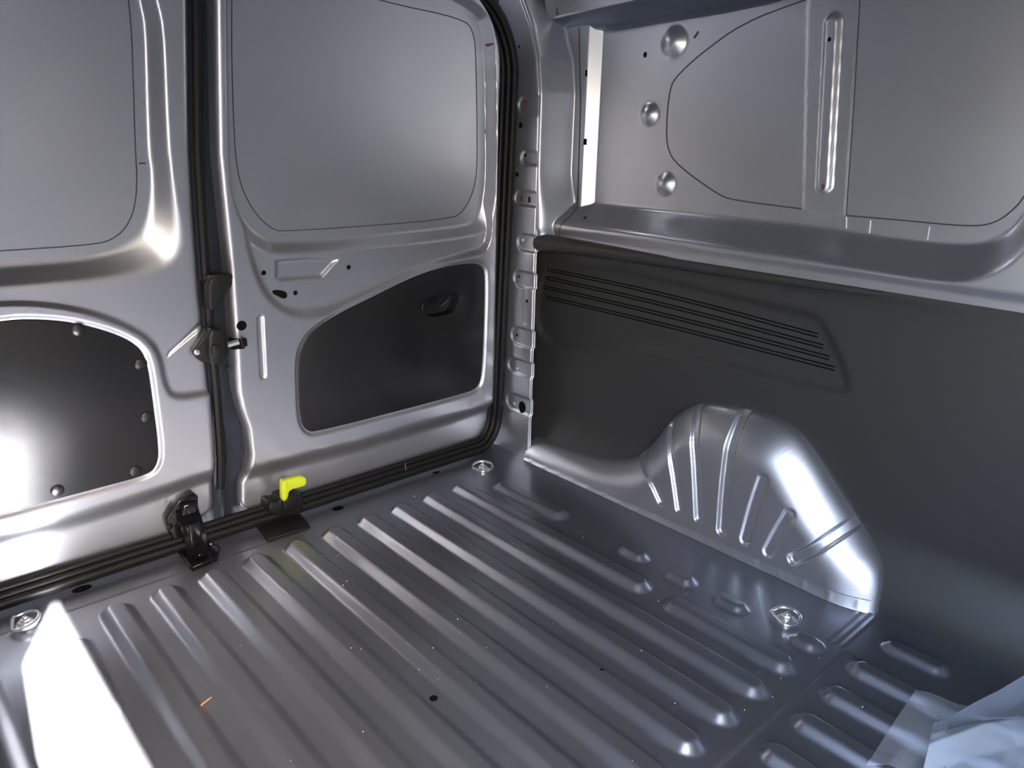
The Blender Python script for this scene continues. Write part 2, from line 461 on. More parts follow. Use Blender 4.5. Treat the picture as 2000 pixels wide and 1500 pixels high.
def band(S, top, bot, U, V):
    t, b = S.at(top, 0), S.at(bot, 0)
    zt = np.interp(U, t[:, 0], t[:, 1]); zb = np.interp(U, b[:, 0], b[:, 1])
    return ramp((zt-V)/(zt-zb), 0.45)
SLOT2 = D2.at([(508, 622), (514, 734)], 0)
PLAT2 = D2.at([(536, 505), (536, 545), (545, 552), (630, 545), (668, 503), (600, 500)], -0.016)
LATCH2 = D2.at([(440, 660), (490, 655), (492, 690), (440, 697)], 0)
def door2_h(U, V):
    U = np.asarray(U, float); V = np.asarray(V, float)
    n = -0.016*ramp(between(S2o, S2i, U, V), 0.4)
    w = between(C2, B2, U, V)
    n = n*(1-ramp(w, 0.3))+DEEP*ramp(w, 0.3)
    n = n-0.006*ramp(-sdf(T2o, U, V)/0.010, 0.4)
    n = n-0.014*band(D2, [(470, 908), (700, 852), (900, 798), (985, 772)], [(470, 950), (700, 893), (930, 820), (985, 800)], U, V)
    n = n-0.034*ramp(-sdf(HANDX, U, V)/0.006, 0.3)
    n = n-0.0035*ramp((0.0075-seg_dist(SLOT2, U, V, False))/0.004, 0.4)
    n = n-0.006*ramp(-sdf(PLAT2, U, V)/0.010, 0.4)
    return n
D2.height = door2_h
xl2 = curve_of(D2, [(418, -80), (419, 0), (424, 300), (436, 420), (447, 520), (456, 650), (462, 760), (470, 800), (484, 840), (490, 890), (484, 930), (474, 950), (474, 1000)])
xr2 = curve_of(D2, [(968, 860), (971, 700), (974, 500), (977, 300), (981, 150), (983, 0), (983, -80)])
X, Z, D = door_grid(D2, xl2, xr2, 0.029, 1.060, 0.0027, rc=(0.03, 0.06, 0.02, 0.15))
N = door2_h(X, Z)-D
door2, parts = grid_obj('door_2', np.stack([X, D2.y0(Z)-N, Z], -1), PAINT, flip=False,
    regions=[('blank_panel', inside(A2, face_c(X), face_c(Z)), PAINT)])
tag(door2, 'narrower silver rear door with black trim panel and recessed pull', 'door', kind='structure')
ribbon(D2, 'seam', A2, 0.0018, SEALER, door2, closed=True)
trim2 = plate(D2, 'trim_panel', offset_loop(T2, 0.001), TRIM, door2, -0.012, -0.0035, 0.002, holes=[HAND])
tag(trim2, 'black fibre trim panel with a recessed pull')
# recessed pull: cup behind the hole, rim and latch tongue
mb = MB(); rings = []
hc = HAND.mean(0)
for k, n in ((1.06, -0.0030), (1.04, -0.0022), (0.98, -0.0024), (0.95, -0.010), (0.86, -0.022), (0.5, -0.027), (0.1, -0.028)):
    rings.append([D2.xyz(*(hc+(p-hc)*k), n) for p in HAND])
vs = [p for g in rings for p in g]; m = len(HAND); fs = []
for j in range(len(rings)-1):
    for i in range(m): fs.append((j*m+i, j*m+(i+1) % m, (j+1)*m+(i+1) % m, (j+1)*m+i))
fs.append(tuple((len(rings)-1)*m+i for i in range(m)))
mb.add(vs, fs); cup = mb.build('pull_cup', TRIM, trim2)
q = D2.at([(862, 597), (874, 582)], -0.012)
mb = MB(); a = Vector(D2.xyz(*q[0], -0.014)); b = Vector(D2.xyz(*q[1], -0.006))
mb.tube([a, a.lerp(b, 0.5), b], [0.004, 0.0055, 0.005], 8); mb.build('pull_tongue', PLASTIC, trim2)
for px, py, r, mt in ((515, 533, 0.0048, VOID), (577, 572, 0.0045, VOID), (681, 522, 0.0045, VOID), (472, 636, 0.0095, VOID), (956, 257, 0.0014, BROWN), (951, 90, 0.0010, BROWN)):
    disc_on(D2, 'hole', D2.at([(px, py)])[0], r, mt, door2, lift=0.0006, r2=max(r, 0.0048))
oval = chaikin(D2.at([(531, 567), (545, 566), (560, 570), (561, 581), (553, 584), (542, 578), (533, 574)]), 1)
plate(D2, 'latch_hole', oval, VOID, door2, float(D2.height(*oval.mean(0)[:, None])[0])-0.004, float(D2.height(*oval.mean(0)[:, None])[0])+0.0008, 0.0005)

# ---- left-hand rear door
D1 = RearDoor()
A1 = chaikin(D1.at([(246, -40), (253, 20), (258, 80), (264, 290), (268, 350), (264, 402), (250, 440), (224, 466), (186, 478), (0, 490), (-200, 503), (-330, 505), (-330, -90), (100, -110)], DEEP), 2)
B1 = chaikin(D1.at([(262, -40), (276, 20), (282, 60), (286, 300), (293, 325), (292, 390), (274, 448), (228, 482), (150, 502), (0, 512), (-200, 526), (-345, 530), (-345, -120), (100, -140)], DEEP), 2)
C1 = chaikin(D1.at([(290, -60), (312, 0), (326, 60), (334, 250), (344, 360), (362, 440), (368, 480), (352, 520), (312, 542), (200, 556), (0, 572), (-200, 588), (-360, 590), (-360, -150), (100, -170)], -0.004), 2)
T1 = chaikin(D1.at([(-260, 690), (-120, 645), (0, 625), (60, 621), (140, 627), (220, 648), (268, 672), (288, 702), (299, 780), (311, 872), (309, 905), (292, 927), (200, 952), (0, 1005), (-150, 1046), (-250, 1066), (-280, 1000)], -0.006), 2)
T1o = chaikin(offset_loop(T1, -0.008), 1)
R1o = chaikin(D1.at([(-320, 640), (-120, 605), (0, 590), (60, 588), (160, 600), (240, 626), (296, 655), (322, 690), (334, 758), (350, 770), (412, 760), (470, 760), (470, 1030), (-400, 1300), (-400, 700)], 0), 2)
R1i = chaikin(D1.at([(-320, 655), (-120, 616), (0, 601), (60, 599), (155, 611), (230, 636), (282, 664), (308, 698), (318, 758), (340, 790), (412, 778), (470, 775), (470, 1030), (-400, 1300), (-400, 715)], 0.008), 2)
GUS = D1.at([(326, 706), (405, 640), (405, 618), (330, 690)], 0)
def door1_h(U, V):
    U = np.asarray(U, float); V = np.asarray(V, float)
    n = -0.010*(1-ramp(between(R1o, R1i, U, V), 0.4))
    w = between(C1, B1, U, V)
    n = n*(1-ramp(w, 0.3))+DEEP*ramp(w, 0.3)
    n = n-0.005*ramp(-sdf(T1o, U, V)/0.008, 0.4)
    n = n-0.014*band(D1, [(-400, 1132), (120, 1005), (250, 965), (380, 922), (470, 895)], [(-400, 1176), (120, 1050), (250, 1008), (380, 962), (470, 935)], U, V)
    n = n-0.004*ramp(-sdf(GUS, U, V)/0.006, 0.4)
    return n
D1.height = door1_h
xr1 = curve_of(D1, [(372, -80), (375, 0), (378, 300), (385, 420), (392, 520), (402, 640), (414, 760), (420, 840), (424, 900), (424, 1050)])
xl1 = lambda z: np.full_like(z, -0.055)
X, Z, D = door_grid(D1, xl1, xr1, 0.029, 1.060, 0.0028, rc=(0.03, 0.045, 0.1, 0.02))
N = door1_h(X, Z)-D
door1, parts = grid_obj('door_1', np.stack([X, D1.y0(Z)-N, Z], -1), PAINT,
    regions=[('blank_panel', inside(A1, face_c(X), face_c(Z)), PAINT)])
tag(door1, 'wider silver rear door with a trim panel held by round clips', 'door', kind='structure')
ribbon(D1, 'seam', A1, 0.0018, SEALER, door1, closed=True)
ribbon(D1, 'seam', D1.at([(271, 319), (284, 319)], DEEP), 0.0025, SEALER, door1)
ribbon(D1, 'weld_step', D1.at([(150, 483), (151, 500)], DEEP), 0.005, PAINT, door1, lift=0.002)
trim1 = plate(D1, 'trim_panel', offset_loop(T1, 0.001), TRIM, door1, -0.012, -0.0035, 0.002)
tag(trim1, 'black fibre trim panel with round push clips')
class Flat(Surface): pass
FT = RearDoor(); FT.height = lambda U, V: np.full(np.asarray(U).shape, -0.0035)
for px, py in ((153, 644), (275, 711), (287, 815), (265, 920), (112, 958), (-20, 1000), (-20, 640)):
    disc_on(FT, 'push_clip', FT.at([(px, py)], -0.0035)[0], 0.0105, TRIM, trim1, lift=0.0018, dome=0.0016)

# ---- channel between the doors: painted return flange, rubber lip and bead
def zcurve(px_list, n): return D1.at(px_list, n)
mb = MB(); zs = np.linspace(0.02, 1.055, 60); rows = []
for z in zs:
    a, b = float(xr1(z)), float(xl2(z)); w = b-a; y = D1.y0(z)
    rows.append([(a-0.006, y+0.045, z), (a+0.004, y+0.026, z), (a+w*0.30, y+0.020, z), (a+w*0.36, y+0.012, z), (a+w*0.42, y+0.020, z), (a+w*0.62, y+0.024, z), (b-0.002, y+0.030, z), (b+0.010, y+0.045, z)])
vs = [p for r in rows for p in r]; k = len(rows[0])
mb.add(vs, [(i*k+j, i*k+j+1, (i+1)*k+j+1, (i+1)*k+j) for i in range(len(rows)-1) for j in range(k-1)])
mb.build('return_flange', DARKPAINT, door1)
mb = MB(); mb.tube([(float(xr1(z))+0.012, D1.y0(z)+0.012, z) for z in np.linspace(0.10, 1.04, 50)], 0.008, 8)
mb.build('rubber_lip', RUBBER, door1)

# ================================================================== RIGHT SIDE WALL
class Upper(SideWall):
    def x0(s, z): return 1.24
UP = Upper()
WDEEP = -0.075                      # outer skin lies 75 mm behind the belt
BW = chaikin(UP.at([(1150, 392), (1189, 396), (1400, 419), (1598, 438), (1689, 455), (1888, 478), (1955, 462), (2000, 425), (2035, 340), (2060, 200), (2080, -120), (1100, -120), (1145, 300)], WDEEP), 2)
CW = chaikin(UP.at([(1040, 436), (1092, 444), (1250, 463), (1400, 486), (1607, 517), (1813, 554), (1896, 557), (1978, 524), (2030, 450), (2075, 340), (2100, 200), (2120, -200), (1000, -200), (1020, 300)], -0.002), 2)
BEAD = UP.at([(1628, 45), (1611, 362)], WDEEP)
DOMES = [(UP.at([(1312, 82)], WDEEP+0.008)[0], 0.031, 0.017), (UP.at([(1265, 224)], WDEEP+0.006)[0], 0.024, 0.013), (UP.at([(1297, 360)], WDEEP+0.006)[0], 0.025, 0.013)]
PATCH = UP.at([(1578, -60), (1568, 412), (1652, 424), (1682, -60)], WDEEP)
SKIN = UP.at([(1655, -25), (1570, 0), (1450, 45), (1365, 108), (1322, 148), (1308, 172), (1301, 250), (1304, 292), (1322, 322), (1402, 380), (1432, 391), (1566, 408)], WDEEP)
YE = lambda z: np.interp(z, [0.0, 0.86, 0.93, 1.0, 1.06], [1.266, 1.264, 1.274, 1.300, 1.335])
def upper_h(U, V):
    U = np.asarray(U, float); V = np.asarray(V, float)
    w = between(CW, BW, U, V)
    n1 = WDEEP*ramp(w, 0.25)
    ye = YE(V)
    # step back from the pillar edge, flat flange, second step to the skin
    fl = smooth01((0.70-V)/0.12)*0.03                      # foot of the return flares forward
    a = ramp((ye-0.002-U)/(0.026+fl), 0.3)
    n2 = 0.030+(-0.052-0.030)*a
    n2 = n2+(WDEEP+0.052)*ramp((1.207-U)/0.025, 0.12)
    n = np.maximum(n1, n2)
    sk = (n < WDEEP+0.004)
    d = seg_dist(BEAD, U, V, False)
    n = n+0.0075*ramp((0.0155-d)/0.007, 0.4)*sk
    for (c, r, hh) in DOMES:
        q = np.hypot(U-c[0], V-c[1])/r
        n = n+hh*np.where(q < 1, (1-q**2)**1.2, 0)
    n = n+0.0012*ramp(-sdf(PATCH, U, V)/0.003, 0.4)*sk
    n = n-0.006*smooth01((0.575-V)/0.02)                    # belt rounds over towards the liner
    return n
UP.height = upper_h
uy = np.concatenate([np.arange(0.10, 0.3, 0.008), np.arange(0.3, 1.17, 0.0035), np.arange(1.17, 1.345, 0.0016)])
uz = np.concatenate([np.arange(0.545, 0.70, 0.0022), np.arange(0.70, 1.075, 0.0035)])
GY, GZ = np.meshgrid(uy, uz); GN = upper_h(GY, GZ)
wall_r, parts = grid_obj('wall_right', np.stack([1.24-GN, GY, GZ], -1), PAINT, flip=True,
    keep=face_c(GY) < YE(face_c(GZ))+0.002,
    regions=[('emboss', np.hypot(face_c(GY)-c[0], face_c(GZ)-c[1]) < r+0.003, PAINT) for c, r, hh in DOMES]
           +[('bead', seg_dist(BEAD, face_c(GY), face_c(GZ), False) < 0.019, PAINT)])
tag(wall_r, 'silver upper side wall with round embosses and a long bead', 'wall', kind='structure')
ribbon(UP, 'seam', chaikin(SKIN, 2, False), 0.0024, SEALER, wall_r)
ribbon(UP, 'seam', UP.at([(1682, -40), (1668, 200), (1653, 420)], None), 0.0018, SEALER, wall_r)
ribbon(UP, 'seam', chaikin(UP.at([(1653, 421), (1750, 429), (1895, 443), (1945, 436), (1985, 405), (2003, 380)], WDEEP), 2, False), 0.0022, SEALER, wall_r)
ribbon(UP, 'seam', UP.at([(1131, 55), (1134, 200), (1130, 330), (1129, 402)], -0.052), 0.0028, SEALER, wall_r)
ribbon(UP, 'seam', chaikin(UP.at([(1129, 403), (1112, 425), (1095, 442), (1091, 462)], None), 2, False), 0.0022, SEALER, wall_r)
for a, b in (((1650, 424), (1650, 446)), ((1697, 430), (1695, 455)), ((1812, 442), (1808, 468))):
    ribbon(UP, 'weld_step', UP.at([a, b], WDEEP), 0.006, PAINT, wall_r, lift=0.0022)
for px, py, a, b, mt in ((1260, 107, 0.0045, 0.0055, VOID), (1620, 77, 0.003, 0.0035, VOID), (1607, 365, 0.003, 0.006, BROWN), (1143, 425, 0.003, 0.003, VOID)):
    disc_on(UP, 'hole', UP.at([(px, py)])[0], a, mt, wall_r, r2=b)
for px, py in ((1145, 143), (1143, 277)):
    rect_on(UP, 'slot', UP.at([(px, py)])[0], 0.005, 0.013, VOID, wall_r)
rect_on(UP, 'slot', UP.at([(1360, 68)])[0], 0.014, 0.004, SEALER, wall_r, ang=2.3)

# ---- rear pillar
class Pillar(SideWall):
    def x0(s, z): return 1.207
PI = Pillar()
def tab(px): return PI.at([(px[0], px[1]), (px[2], px[3])], 0)
TABS = [(1010, 184, 1060, 228), (1015, 293, 1060, 326), (1003, 371, 1060, 406), (1008, 456, 1058, 495), (1001, 529, 1056, 566), (996, 640, 1052, 680), (990, 702, 1050, 736), (987, 772, 1046, 808)]
TB = []
for x0, ya, x1, yb in TABS:
    q = PI.at([(x0, (ya+yb)/2), (x1, (ya+yb)/2+10), ((x0+x1)/2, ya), ((x0+x1)/2, yb)], 0)
    TB.append((q[0][0], (q[2][1]+q[3][1])/2, abs(q[2][1]-q[3][1])/2))
def pillar_h(U, V):
    U = np.asarray(U, float); V = np.asarray(V, float); n = np.zeros(U.shape)
    for yr, zc, hr in TB:
        d = np.hypot(U-np.minimum(U, yr-hr), V-zc)
        n -= 0.0042*ramp((hr-d)/0.007, 0.4)
    n -= 0.002*ramp((0.010-np.abs(U-1.290))/0.004)*ramp((0.045-np.abs(V-0.385))/0.004)
    e = np.clip((YE(V)+0.0055-U)/0.0055, 0, 1.3)               # rounded front edge
    n -= 0.0055*(1-np.sqrt(np.maximum(1-np.minimum(e, 1)**2, 0)))+0.006*np.maximum(e-1, 0)
    return n
PI.height = pillar_h
py_ = np.concatenate([np.arange(1.236, 1.285, 0.0012), np.arange(1.285, 1.400, 0.0022)]); pz = np.arange(0.0, 1.075, 0.0026)
GY, GZ = np.meshgrid(py_, pz); GN = pillar_h(GY, GZ)
GYs = GY-1.265+YE(GZ); GYs = np.where(GYs > 1.40, 1.40, GYs); GN = pillar_h(GYs, GZ)
pillar, _ = grid_obj('pillar', np.stack([1.207-GN, GYs, GZ], -1), PAINT, parent=wall_r, flip=True, keep=face_c(GYs) > YE(face_c(GZ))-0.0015)
tag(pillar, 'pressed rear pillar with rounded recesses and holes')
for px, py, w, h_, mt in ((1027, 202, 0.008, 0.016, BROWN), (1010, 341, 0.010, 0.009, VOID), (1019, 388, 0.011, 0.013, BROWN), (1034, 390, 0.006, 0.012, VOID)):
    rect_on(PI, 'slot', PI.at([(px, py)])[0], w, h_, mt, pillar)
for px, py, a, b, mt in ((1017, 245, 0.0062, 0.0062, VOID), (1026, 303, 0.003, 0.0035, VOID), (1014, 540, 0.0025, 0.003, VOID), (1029, 588, 0.0035, 0.0038, VOID), (1010, 655, 0.003, 0.0035, VOID), (1020, 795, 0.0125, 0.0150, VOID), (1014, 91, 0.003, 0.003, VOID), (1002, 515, 0.0035, 0.0035, BROWN)):
    disc_on(PI, 'hole', PI.at([(px, py)])[0], a, mt, pillar, r2=b)
for px, py in ((1020, 468), (1009, 720), (1004, 789)):
    disc_on(PI, 'weld_pip', PI.at([(px, py)])[0], 0.006, PAINT, pillar, lift=0.0016, dome=0.002)

# ---- charcoal liner below the belt
class Liner(SideWall):
    def x0(s, z): return 1.229+0.040*float(smooth01(np.array(z/0.14)))
    def x0v(s, z): return 1.229+0.040*smooth01(np.asarray(z)/0.14)
LI = Liner()
REC = chaikin(LI.at([(1040, 508), (1200, 512), (1540, 592), (1590, 600), (1622, 628), (1672, 735), (1670, 768), (1650, 780), (1560, 764), (1420, 722), (1250, 690), (1040, 690)], -0.004), 2)
SLOTS = [LI.at([(1072, 524), (1300, 572), (1597, 652)], -0.008), LI.at([(1066, 540), (1300, 592), (1608, 674)], -0.008), LI.at([(1062, 558), (1300, 612), (1620, 696)], -0.008), LI.at([(1066, 578), (1300, 632), (1631, 717)], -0.008)]
def liner_h(U, V):
    U = np.asarray(U, float); V = np.asarray(V, float)
    n = -0.009*ramp(-sdf(REC, U, V)/0.026, 0.5)
    n = n+0.016*np.exp(-((V-0.537)/0.013)**2)*smooth01((U-0.25)/0.7)    # rolled top edge
    return n
LI.height = liner_h
ly = np.arange(0.10, 1.335, 0.005); lz = np.arange(-0.02, 0.5651, 0.004)
GY, GZ = np.meshgrid(ly, lz); GN = liner_h(GY, GZ)
liner, _ = grid_obj('liner_panel', np.stack([LI.x0v(GZ)-GN, GY, GZ], -1), LINER, parent=wall_r, flip=True)
tag(liner, 'charcoal liner panel with four long slots')
for s_ in SLOTS:
    s_ = chaikin(s_, 2, False); t = np.linspace(0, 1, 30)
    L = np.concatenate([[0], np.cumsum(np.linalg.norm(np.diff(s_, axis=0), axis=1))]); L /= L[-1]
    pth = np.stack([np.interp(t, L, s_[:, 0]), np.interp(t, L, s_[:, 1])], 1)
    o = ribbon(LI, 'slot', pth, 0.0026, VOID, liner, lift=0.0006)
    ribbon(LI, 'slot', pth-np.array([0, 0.0062]), 0.0026, VOID, liner, lift=0.0006)
# rounded end of the rolled top edge, lapping over the pillar
mb = MB(); zc = 0.5365
pts = [(1.226, 1.2800, zc), (1.226, 1.2785, zc), (1.226, 1.2730, zc), (1.228, 1.264, zc), (1.231, 1.250, zc), (1.240, 1.225, zc), (1.247, 1.18, zc), (1.252, 1.08, zc), (1.256, 0.95, zc), (1.262, 0.75, zc), (1.272, 0.5, zc)]
mb.tube(pts, [0.004, 0.011, 0.0185, 0.0215, 0.021, 0.0190, 0.0175, 0.016, 0.015, 0.013, 0.009], 20); mb.build('rolled_edge', LINER, liner)

# ---- wheel arch and inner sill
class Arch(Liner): pass
AR = Arch()
EDGE = LI.at([(1020, 846), (1060, 857), (1150, 885), (1205, 897), (1252, 888), (1290, 852), (1312, 818), (1346, 792), (1386, 783), (1440, 792), (1505, 808), (1552, 832), (1588, 872), (1645, 965), (1702, 1052), (1722, 1090), (1727, 1130), (1716, 1200)], 0.0)
EDGE = chaikin(EDGE, 2, False)
LOOPA = np.vstack([[EDGE[0][0], -0.30], EDGE, [EDGE[-1][0], -0.30]])
XF = lambda z: 1.1985+0.055*z
def arch_base(U, V):
    d = seg_dist(EDGE, U, V, False); ins = inside(LOOPA, U, V)
    d = np.where(ins, d, -d)
    wid = np.interp(U, [0.3, 0.7, 0.95, 1.05], [0.085, 0.080, 0.075, 0.055])
    t = np.clip(d/wid, 0, 1)
    s_ = np.sqrt(np.clip(1-(1-t)**2, 0, 1))
    s_ = 0.75*s_+0.25*smooth01(t)
    full = np.maximum(LI.x0v(V)-XF(V), 0.0)
    return np.where(d > 0, full*s_, -0.004-np.minimum(-d*2, 0.01))
AR.height = arch_base
def arch_px(p): return AR.at(p, None)
GROOVES = [
    (arch_px([(1256, 888), (1270, 935), (1290, 980)]), 0.0085),
    (arch_px([(1310, 835), (1312, 890), (1326, 995)]), 0.0095),
    (arch_px([(1369, 788), (1359, 850), (1364, 1012)]), 0.0105),
    (arch_px([(1458, 802), (1431, 860), (1416, 950), (1410, 1036)]), 0.0125),
    (arch_px([(1490, 938), (1472, 990), (1455, 1054)]), 0.0125),
    (arch_px([(1541, 1006), (1520, 1040), (1500, 1078)]), 0.0120),
    (arch_px([(1700, 1000), (1640, 1040), (1583, 1078), (1550, 1092)]), 0.0120)]
GROOVES = [(chaikin(p, 2, False), w) for p, w in GROOVES]
def arch_h(U, V):
    U = np.asarray(U, float); V = np.asarray(V, float)
    n = arch_base(U, V)
    for i, (p, w) in enumerate(GROOVES):
        d = seg_dist(p, U, V, False)
        k = 0.0075 if i in (0, 1, 2, 3, 6) else 0.0035
        dep = k*ramp((w+0.001-d)/0.006, 0.35)*smooth01((n-0.001)/0.010)
        n = n-dep
    return n
ay = np.arange(0.33, 1.275, 0.0024); az = np.arange(-0.004, 0.31, 0.0024)
GY, GZ = np.meshgrid(ay, az); GN = arch_h(GY, GZ)
AR2 = Arch(); AR2.height = arch_h
fy_, fz_ = face_c(GY), face_c(GZ)
fn = face_c(GN)
keep = fn > -0.008
gm = []
arch, _ = grid_obj('wheel_arch', np.stack([LI.x0v(GZ)-GN, GY, GZ], -1), PAINT, parent=wall_r, flip=True, keep=keep,
    regions=[('groove', seg_dist(p, fy_, fz_, False) < w+0.002, PAINT) for p, w in GROOVES])
tag(arch, 'rounded silver wheel arch with fanned grooves')
# flange along the floor with spot-weld dimples
yy = np.concatenate([np.arange(0.415, 1.275, 0.004)])
hgt = np.interp(yy, [0.40, 0.45, 0.7, 1.0, 1.28], [0.023, 0.021, 0.016, 0.010, 0.008])
b0 = AR2.height(yy, np.full_like(yy, 0.004)); xs = LI.x0v(np.full_like(yy, 0.004))-b0-0.0022
lev = np.linspace(0, 1, 8); XYZ = np.zeros((8, len(yy), 3))
for j, t in enumerate(lev):
    wav = 0.0012*np.maximum(0, np.cos((yy-0.43)/0.048*2*math.pi))**6*math.sin(t*math.pi)
    XYZ[j, :, 0] = xs+0.0025*t-wav-0.0018*(1-t)**2; XYZ[j, :, 1] = yy; XYZ[j, :, 2] = 0.0005+hgt*t
flange, _ = grid_obj('flange', XYZ, PAINT, parent=arch, flip=True)

# ---- rail under the roof
RO = SideWall(); RO.x0 = lambda z: 1.30
RI = SideWall(); RI.x0 = lambda z: 1.262
o_ = RO.at([(1090, 68), (1133, 58), (1196, 57), (1278, 43), (1405, 22), (1500, 2), (1600, -30), (1750, -95), (1900, -160)], 0)
i_ = RI.at([(1040, 46), (1092, 33), (1150, 20), (1241, 0), (1400, -45), (1600, -110), (1800, -190)], 0)
ry = np.linspace(0.15, 1.30, 70); rows = []
for y in ry:
    zo = np.interp(y, o_[::-1, 0], o_[::-1, 1]); zi = np.interp(y, i_[::-1, 0], i_[::-1, 1])
    rows.append([(1.325, y, zo-0.004), (1.302, y, zo), (1.292, y, zo+(zi-zo)*0.25), (1.276, y, zo+(zi-zo)*0.66), (1.265, y, zi-0.003), (1.262, y, zi), (1.260, y, zi+0.004), (1.250, y, zi+0.04), (1.235, y, zi+0.08), (1.15, y, 1.16)])
XYZ = np.array(rows)
rail, _ = grid_obj('roof_rail', XYZ, PAINT, parent=wall_r, flip=True, regions=[('rail_underside', np.repeat((np.arange(XYZ.shape[1]-1) < 5)[None], XYZ.shape[0]-1, 0), RAIL_SHADE)])  # underside shade is put into its colour
mb = MB(); mb.add([r for r in rows[-1]]+[(1.33, ry[-1], 1.16)], [tuple(range(len(rows[-1])+1))]); mb.build('rail_end', PAINT, wall_r)
RF = SideWall(); RF.x0 = lambda z: 1.258
ribbon(RF, 'seam', RF.at([(1088, -40), (1088, 30)], 0), 0.0030, SEALER, wall_r, lift=0.002)

# ================================================================== REST OF THE SHELL
def structure(name, mb, mat, label, cat):
    return tag(mb.build(name, mat), label, cat, kind='structure')
mb = MB()
cxs = np.linspace(-0.04, 1.36, 24); cys = np.linspace(-0.62, 1.42, 24)
vs = [(x, y, 1.135+0.03*(1-((x-0.607)/0.75)**2)) for y in cys for x in cxs]
mb.add(vs, [(j*24+i, (j+1)*24+i, (j+1)*24+i+1, j*24+i+1) for j in range(23) for i in range(23)])
structure('ceiling', mb, HEADLINER, 'charcoal roof lining over the load space', 'ceiling')
mb = MB(); mb.box((0.61, -0.60, 0.55), (1.50, 0.02, 1.26)); structure('wall_front', mb, PAINT, 'plain painted bulkhead behind the cab', 'wall')
# lower and outer part of the right wall beyond the frame
mb = MB(); mb.box((1.345, 0.38, 0.55), (0.02, 2.0, 1.26)); mb.box((1.28, -0.28, 0.55), (0.06, 0.80, 1.26)); mb.build('front_side_panel', PAINT, wall_r)
# rear frame outside the doors
mb = MB(); mb.box((0.61, 1.46, 0.55), (1.52, 0.02, 1.30)); mb.box((1.31, 1.40, 0.55), (0.16, 0.10, 1.26)); structure('wall_rear', mb, DARKPAINT, 'dark outer skin of the van tail behind the doors', 'wall')
# left wall with the open sliding-door aperture; raised lower edge added to block sun
op = np.array([(-0.48, 0.06), (-0.10, 0.06), (-0.06, 0.20), (0.0, 0.36), (0.10, 0.46), (0.22, 0.495), (0.342, 0.522), (0.40, 0.60), (0.415, 0.63), (0.40, 0.66), (0.155, 0.977), (0.12, 0.994), (-0.46, 0.994), (-0.48, 0.975)])
bm = bmesh.new()
def lring(x): return [bm.verts.new((x, p[0], p[1])) for p in op], [bm.verts.new((x, a, b)) for a, b in ((-0.62, -0.02), (1.44, -0.02), (1.44, 1.16), (-0.62, 1.16))]
prev = None
for x in (-0.035, -0.039):
    a, b = lring(x)
    ed = []
    for lp in (a, b):
        for i in range(len(lp)): ed.append(bm.edges.new((lp[i], lp[(i+1) % len(lp)])))
    bmesh.ops.triangle_fill(bm, edges=ed, use_beauty=True)
    if prev:
        for la, lb in ((prev[0], a), (prev[1], b)):
            for i in range(len(la)): bm.faces.new((la[i], la[(i+1) % len(la)], lb[(i+1) % len(lb)], lb[i]))
    prev = (a, b)
bmesh.ops.recalc_face_normals(bm, faces=bm.faces)
me = bpy.data.meshes.new('wall_left'); bm.to_mesh(me); bm.free(); me.materials.append(PAINT)
wall_l = bpy.data.objects.new('wall_left', me); COL.objects.link(wall_l)
tag(wall_l, 'painted side wall with the open sliding door aperture, lower edge raised to block sun', 'wall', kind='structure')
# opposite wheel arch (mirror copy)
la = arch.copy(); la.data = arch.data.copy(); la.data.transform(Matrix.Scale(-1, 4, (1, 0, 0))); la.data.flip_normals()
COL.objects.link(la); la.name = 'wheel_arch'; la.parent = wall_l; la.location = (1.214+0.006, 0.02, 0)
mb = MB(); mb.box((0, 0, -0.62), (60, 60, 0.02)); structure('ground', mb, GROUND, 'dark asphalt ground outside the van', 'ground')
# daylight portal in the door aperture (guides sampling of the sky, gives off nothing itself)
pd = bpy.data.lights.new('door_portal', 'AREA'); pd.shape = 'RECTANGLE'; pd.size = 1.0; pd.size_y = 0.97
pd.cycles.is_portal = True
po = bpy.data.objects.new('door_portal', pd); COL.objects.link(po); po.location = (-0.06, -0.04, 0.49)
po.rotation_euler = Vector((1, 0, 0)).to_track_quat('-Z', 'Z').to_euler()

# ================================================================== DOOR SEAL
path = []
for x in np.linspace(-0.06, 1.13, 60): path.append((x, 1.368, 0.022))
for t in np.linspace(0, math.pi/2, 14)[1:]: path.append((1.13+0.058*math.sin(t), 1.368+0.006*math.sin(t), 0.022+0.07*(1-math.cos(t))))
for z in np.linspace(0.10, 0.88, 40): path.append((1.188, 1.375-0.037*z/0.9, z))
for t in np.linspace(0, math.pi/2, 14)[1:]: path.append((1.188-0.17*(1-math.cos(t)), 1.339-0.014*math.sin(t), 0.88+0.175*math.sin(t)))
for x in np.linspace(1.00, -0.06, 40): path.append((x, 1.325, 1.055))
P = [Vector(p) for p in path]
prof = []
for c in (-0.013, 0.0, 0.013):
    for a in np.linspace(math.pi, 0, 7): prof.append((c+0.0065*math.cos(a), 0.006+0.0065*math.sin(a)))
prof += [(0.019, -0.006), (-0.019, -0.006)]
vs = []; cen = Vector((0.6, 0, 0.5))
for i, p in enumerate(P):
    t = (P[min(i+1, len(P)-1)]-P[max(i-1, 0)]).normalized()
    inw = (Vector((cen.x, p.y, cen.z))-p); inw -= t*inw.dot(t); inw.y = 0; inw.normalize()
    back = t.cross(inw)
    if back.y < 0: back = -back
    wdir = (back*0.80-inw*(-0.55)).normalized()          # across: rises from the frame towards the door
    out = wdir.cross(t).normalized()
    if out.dot(Vector(CAM)-p) < 0: out = -out
    for a, b in prof: vs.append(p+wdir*a+out*b)
k = len(prof); fs = [(i*k+j, i*k+(j+1) % k, (i+1)*k+(j+1) % k, (i+1)*k+j) for i in range(len(P)-1) for j in range(k)]
